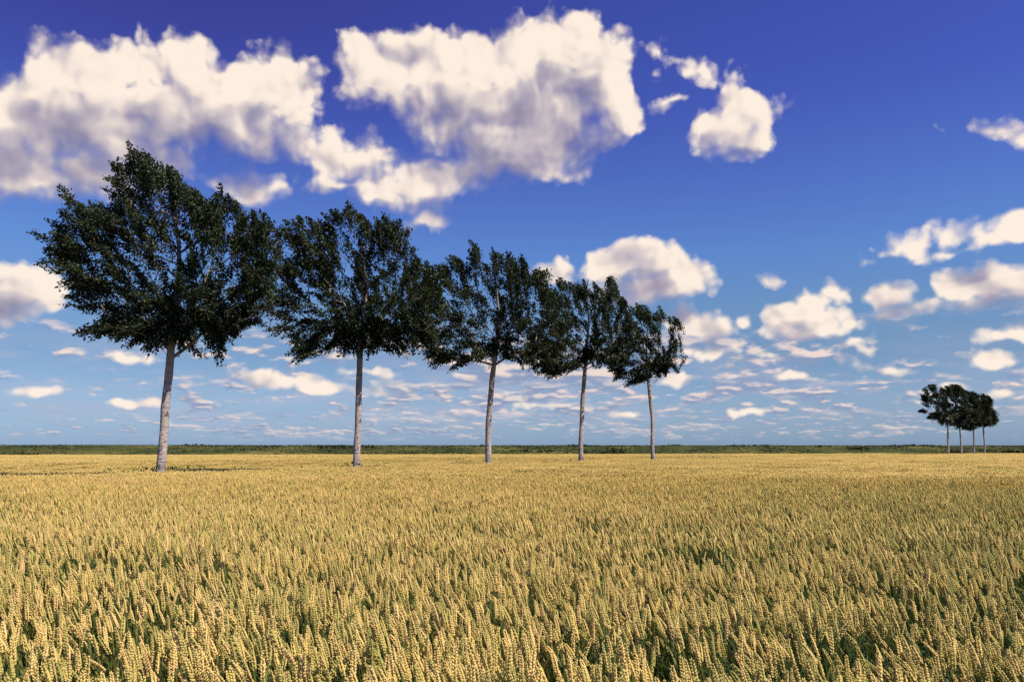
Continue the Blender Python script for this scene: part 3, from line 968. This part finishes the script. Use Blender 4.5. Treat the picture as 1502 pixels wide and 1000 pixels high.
    for ti, tip in zip(order, tips):
        a0 = A_[tip]; e0 = TIP[ti]; Lp = np.linalg.norm(e0 - a0) + 1e-6
        d0 = (e0 - a0) / Lp; tfv = r.random()
        bow = np.array([.10 * wind, 0, .14]) * Lp * r.uniform(.3, 1.2)      # plume arches over, tip blown down-wind
        k_ = np.linspace(0, 1, 6)
        ax_ = a0 + np.outer(k_, e0 - a0) + np.outer(np.sin(math.pi * k_), bow)
        tube(acc, ax_, np.linspace(.010, .004, 6) * (leaf / .09), 3, 1)
        nlf = int(leaves * r.uniform(.75, 1.25))
        t_ = r.random(nlf) ** .85
        R_ = plume * (.38 + .65 * np.sin(math.pi * np.clip(t_ * .93 + .05, 0, 1)) ** .7) * (1 - .62 * t_)
        # side shoots: leaves gather in little clusters round the plume axis
        ncl = 9; cdir = r.normal(0, 1, (ncl, 3)); cdir /= np.linalg.norm(cdir, axis=1)[:, None]
        ci = r.integers(0, ncl, nlf); ct = (np.arange(ncl) + .5) / ncl
        t_ = np.clip(.55 * t_ + .45 * (ct[ci] + r.normal(0, .05, nlf)), 0, 1.02)
        offd = cdir[ci] * .8 + r.normal(0, .45, (nlf, 3))
        offd -= np.outer(offd @ d0, d0) * .6
        pos = a0 + np.outer(t_, e0 - a0) + np.outer(np.sin(math.pi * np.clip(t_, 0, 1)), bow) + offd * R_[:, None]
        ld = d0 * .9 + offd * .5 + r.normal(0, .40, (nlf, 3)) + np.array([-wind * .45, 0, .02]); ld /= np.linalg.norm(ld, axis=1)[:, None]
        nn = r.normal(0, .7, (nlf, 3)) + np.array([.1, -.1, .75])
        sd = np.cross(ld, nn); sd /= np.linalg.norm(sd, axis=1)[:, None] + 1e-6
        nn = np.cross(sd, ld)
        sz_ = leaf * r.uniform(.6, 1.25, nlf)[:, None]
        b_ = pos + ld * sz_ * .42 + sd * sz_ * .40 + nn * sz_ * .12
        e_ = pos + ld * sz_ * 1.0 - nn * sz_ * .10; c_ = pos + ld * sz_ * .42 - sd * sz_ * .40 + nn * sz_ * .12
        Vs.append(np.stack([pos, b_, e_, c_], 1).reshape(-1, 3))
        vary_.append(np.repeat(r.random(nlf), 4)); tuft_.append(np.full(nlf * 4, tfv))
    V = np.concatenate(Vs); i_ = np.arange(len(V)).reshape(-1, 4)
    Ft = np.concatenate([i_[:, [0, 1, 2]], i_[:, [0, 2, 3]]])
    tr = link('trunk', acc.mesh('trunk', [m_bark, m_twig]), root)
    cr = link('crown', mesh_from('crown', V, [Ft], [m_crown], attrs={'vary': np.concatenate(vary_), 'tuft': np.concatenate(tuft_)}, smooth=False), root)
    return root


GROW = 'wind-bent trees in a row across the wheat field'
T1 = [(200, 213), (228, 240), (262, 250), (280, 275), (300, 292), (322, 275), (334, 272), (350, 300), (380, 312), (405, 325), (412, 345),
      (400, 372), (415, 400), (404, 440), (388, 468), (368, 492), (345, 500), (322, 512), (328, 545), (300, 540), (280, 520), (245, 515), (205, 525),
      (170, 512), (118, 495), (150, 478), (100, 455), (82, 432), (95, 415), (52, 390), (45, 372), (78, 362), (48, 345), (80, 318), (108, 312), (102, 290),
      (140, 285), (150, 262), (180, 262), (172, 240), (182, 225)]
make_tree('broadleaf_tree', 11, 27.2, 237, [(239, 640), (242, 590), (246, 566), (250, 520), (256, 470), (262, 410), (262, 340), (245, 290)], T1, .150, 570, 170, .092,
          'tallest leftmost tree with wide dark crown and pale trunk leaning right', GROW, clear=4.4)
T2 = [(500, 298), (520, 302), (535, 318), (560, 318), (590, 322), (612, 345), (610, 375), (640, 385), (655, 420), (650, 470), (640, 510), (600, 525), (560, 520),
      (530, 530), (500, 528), (480, 528), (455, 532), (420, 540), (432, 522), (395, 495), (380, 470), (395, 430), (395, 395), (415, 378), (440, 368), (425, 345), (395, 330),
      (402, 318), (440, 330), (455, 312), (475, 322), (470, 308)]
make_tree('broadleaf_tree', 23, 33.5, 524, [(524, 640), (526, 590), (527, 545), (528, 515), (532, 470), (540, 420), (530, 370)], T2, .150, 470, 160, .098,
          'second tree from the left, dark dome crown over a straight pale trunk', GROW, wind=.52)
T3 = [(690, 357), (705, 365), (720, 360), (738, 372), (758, 368), (770, 385), (800, 392), (812, 425), (838, 450), (845, 500), (830, 535), (805, 552), (775, 545), (748, 532), (720, 520),
      (690, 535), (655, 558), (662, 535), (625, 540), (605, 505), (608, 460), (590, 430), (618, 410), (612, 385), (640, 388), (652, 370), (680, 380)]
make_tree('broadleaf_tree', 37, 40.0, 716, [(716, 650), (717, 610), (720, 575), (724, 540), (728, 510), (732, 470), (728, 420)], T3, .155, 345, 140, .106,
          'middle tree of the five, open airy crown on a trunk with forked bare limbs', GROW, wind=.52)
T4 = [(822, 405), (840, 412), (862, 408), (880, 412), (900, 405), (908, 425), (918, 440), (930, 470), (942, 500), (925, 530), (895, 545), (860, 540), (835, 545),
      (805, 558), (778, 548), (762, 520), (770, 480), (790, 455), (800, 425)]
make_tree('broadleaf_tree', 41, 48.3, 852, [(852, 650), (854, 600), (857, 550), (860, 510), (864, 470), (862, 430)], T4, .145, 295, 130, .114,
          'fourth tree from the left, compact dark crown on a thin straight trunk', GROW, wind=.52)
T5 = [(935, 440), (950, 452), (965, 450), (982, 462), (995, 470), (985, 485), (1002, 505), (985, 515), (980, 530), (1000, 545), (975, 555), (950, 558), (925, 570), (896, 568), (890, 545),
      (885, 520), (905, 490), (910, 460), (920, 446)]
make_tree('broadleaf_tree', 53, 56.4, 957, [(957, 655), (957, 615), (954, 585), (950, 555), (948, 520), (950, 480)], T5, .14, 205, 120, .12,
          'smallest tree at the right end of the near row, with a crooked thin trunk', GROW, wind=.6)

FARG = 'distant clump of wind-bent trees at the right'
F1 = [(1362, 562), (1380, 565), (1400, 562), (1412, 570), (1418, 600), (1412, 622), (1395, 630), (1378, 625), (1358, 612), (1366, 604), (1341, 604), (1350, 596), (1342, 592), (1352, 582), (1348, 572)]
F2 = [(1382, 566), (1400, 562), (1418, 572), (1430, 590), (1432, 615), (1420, 630), (1400, 630), (1388, 622), (1378, 600)]
F3 = [(1415, 571), (1430, 576), (1444, 580), (1450, 595), (1450, 620), (1435, 630), (1415, 634), (1404, 625), (1404, 595)]
F4 = [(1432, 577), (1446, 580), (1450, 600), (1463, 612), (1460, 625), (1445, 628), (1430, 625), (1424, 600)]
for k, (pl, bp, tp_, lb) in enumerate([
        (F1, 1391, [(1391, 650), (1390, 625), (1392, 600)], 'first tree of the far right clump, its crown swept furthest left'),
        (F2, 1411, [(1410, 650), (1407, 625), (1408, 600)], 'second tree of the far right clump, densest middle crown'),
        (F3, 1429, [(1429, 650), (1427, 625), (1428, 605)], 'third tree from the left in the far right clump'),
        (F4, 1445, [(1444, 650), (1442, 625), (1444, 605)], 'last and lowest tree of the far clump, at its right end')]):
    make_tree('broadleaf_tree', 61 + k, [124, 130, 136, 142][k], bp, tp_, pl, .16, 120, 135, .19, lb, FARG, wind=1.0, tl=.85, plume=.32)

# rough grass on the headland strip behind the wheat edge
NV = 16000
tt = rng.uniform(-14, 95, NV); ss = rng.uniform(-.2, 4.6, NV)
vx, vy_ = -12 + tt * .604 - ss * .797, 27.2 + tt * .797 + ss * .604
vz = terrain(vx, vy_); base = np.stack([vx, vy_, vz], 1)
hh = rng.uniform(.15, .42, NV); an = rng.uniform(0, math.pi, NV)
sd_ = np.stack([np.cos(an), np.sin(an), 0 * an], 1) * .05
lean_ = rng.normal(0, .3, (NV, 3)); lean_[:, 2] = 1; lean_[:, 0] -= .3
V = np.stack([base - sd_, base + sd_, base + lean_ * hh[:, None]], 1).reshape(-1, 3)
tag(link('verge_grass', mesh_from('verge_grass', V, [np.arange(len(V)).reshape(-1, 3)], [m_scrub], attrs={'vary': np.repeat(rng.random(NV), 3)}, smooth=False)),
    'rough low grass on the unsown strip along the foot of the tree row', 'grass', kind='stuff')

# green weeds standing in the unsown strip around the foot of the tree row
m_weed, n = new_mat('weed_leaf')
vary = n.new('ShaderNodeAttribute', attribute_name='vary').outputs['Fac']
c = n.ramp(vary, [(0, (.02, .045, .015)), (.6, (.06, .10, .03)), (1, (.14, .15, .04))])
finish(m_weed, n, leafy(n, c, .25, .6, .2))
Vs, vs = [], []
for (px_, Yw, spread, num, hgt) in [(205, 27.0, 1.3, 130, .90), (285, 27.6, .35, 50, .92), (225, 27.1, .35, 50, .92), (335, 27.8, .5, 25, .93), (262, 27.4, .3, 30, .98), (130, 26.6, 1.2, 200, .95), (512, 33.2, .8, 90, .95),
                                   (700, 39.7, .8, 70, .95), (845, 48, .8, 60, .95), (1030, 58, 1.5, 140, .97), (640, 92, 2.5, 260, 1.25), (420, 60, 2.5, 90, .97)]:
    cx = at(px_, 680, Yw)[0]
    for k in range(num):
        x = cx + rng.normal(0, spread); y = Yw + rng.normal(0, .25)
        z = float(terrain(x, y)) + hgt - rng.random() ** 1.5 * .35
        L_ = rng.uniform(.06, .14); dr = rng.normal(0, 1, 3); dr[2] = abs(dr[2]) + .5; dr /= np.linalg.norm(dr)
        sd = np.cross(dr, rng.normal(0, 1, 3)); sd /= np.linalg.norm(sd)
        Vs.append([(x, y, z), tuple(np.array([x, y, z]) + dr * L_ * .5 + sd * L_ * .25), tuple(np.array([x, y, z]) + dr * L_), tuple(np.array([x, y, z]) + dr * L_ * .5 - sd * L_ * .25)])
        vs += [rng.random()] * 4
V = np.array(Vs).reshape(-1, 3)
tag(link('weeds', mesh_from('weeds', V, [np.arange(len(V)).reshape(-1, 4)], [m_weed], attrs={'vary': vs}, smooth=False)),
    'dark green weeds poking out of the wheat along the tree row', 'weeds', kind='stuff')
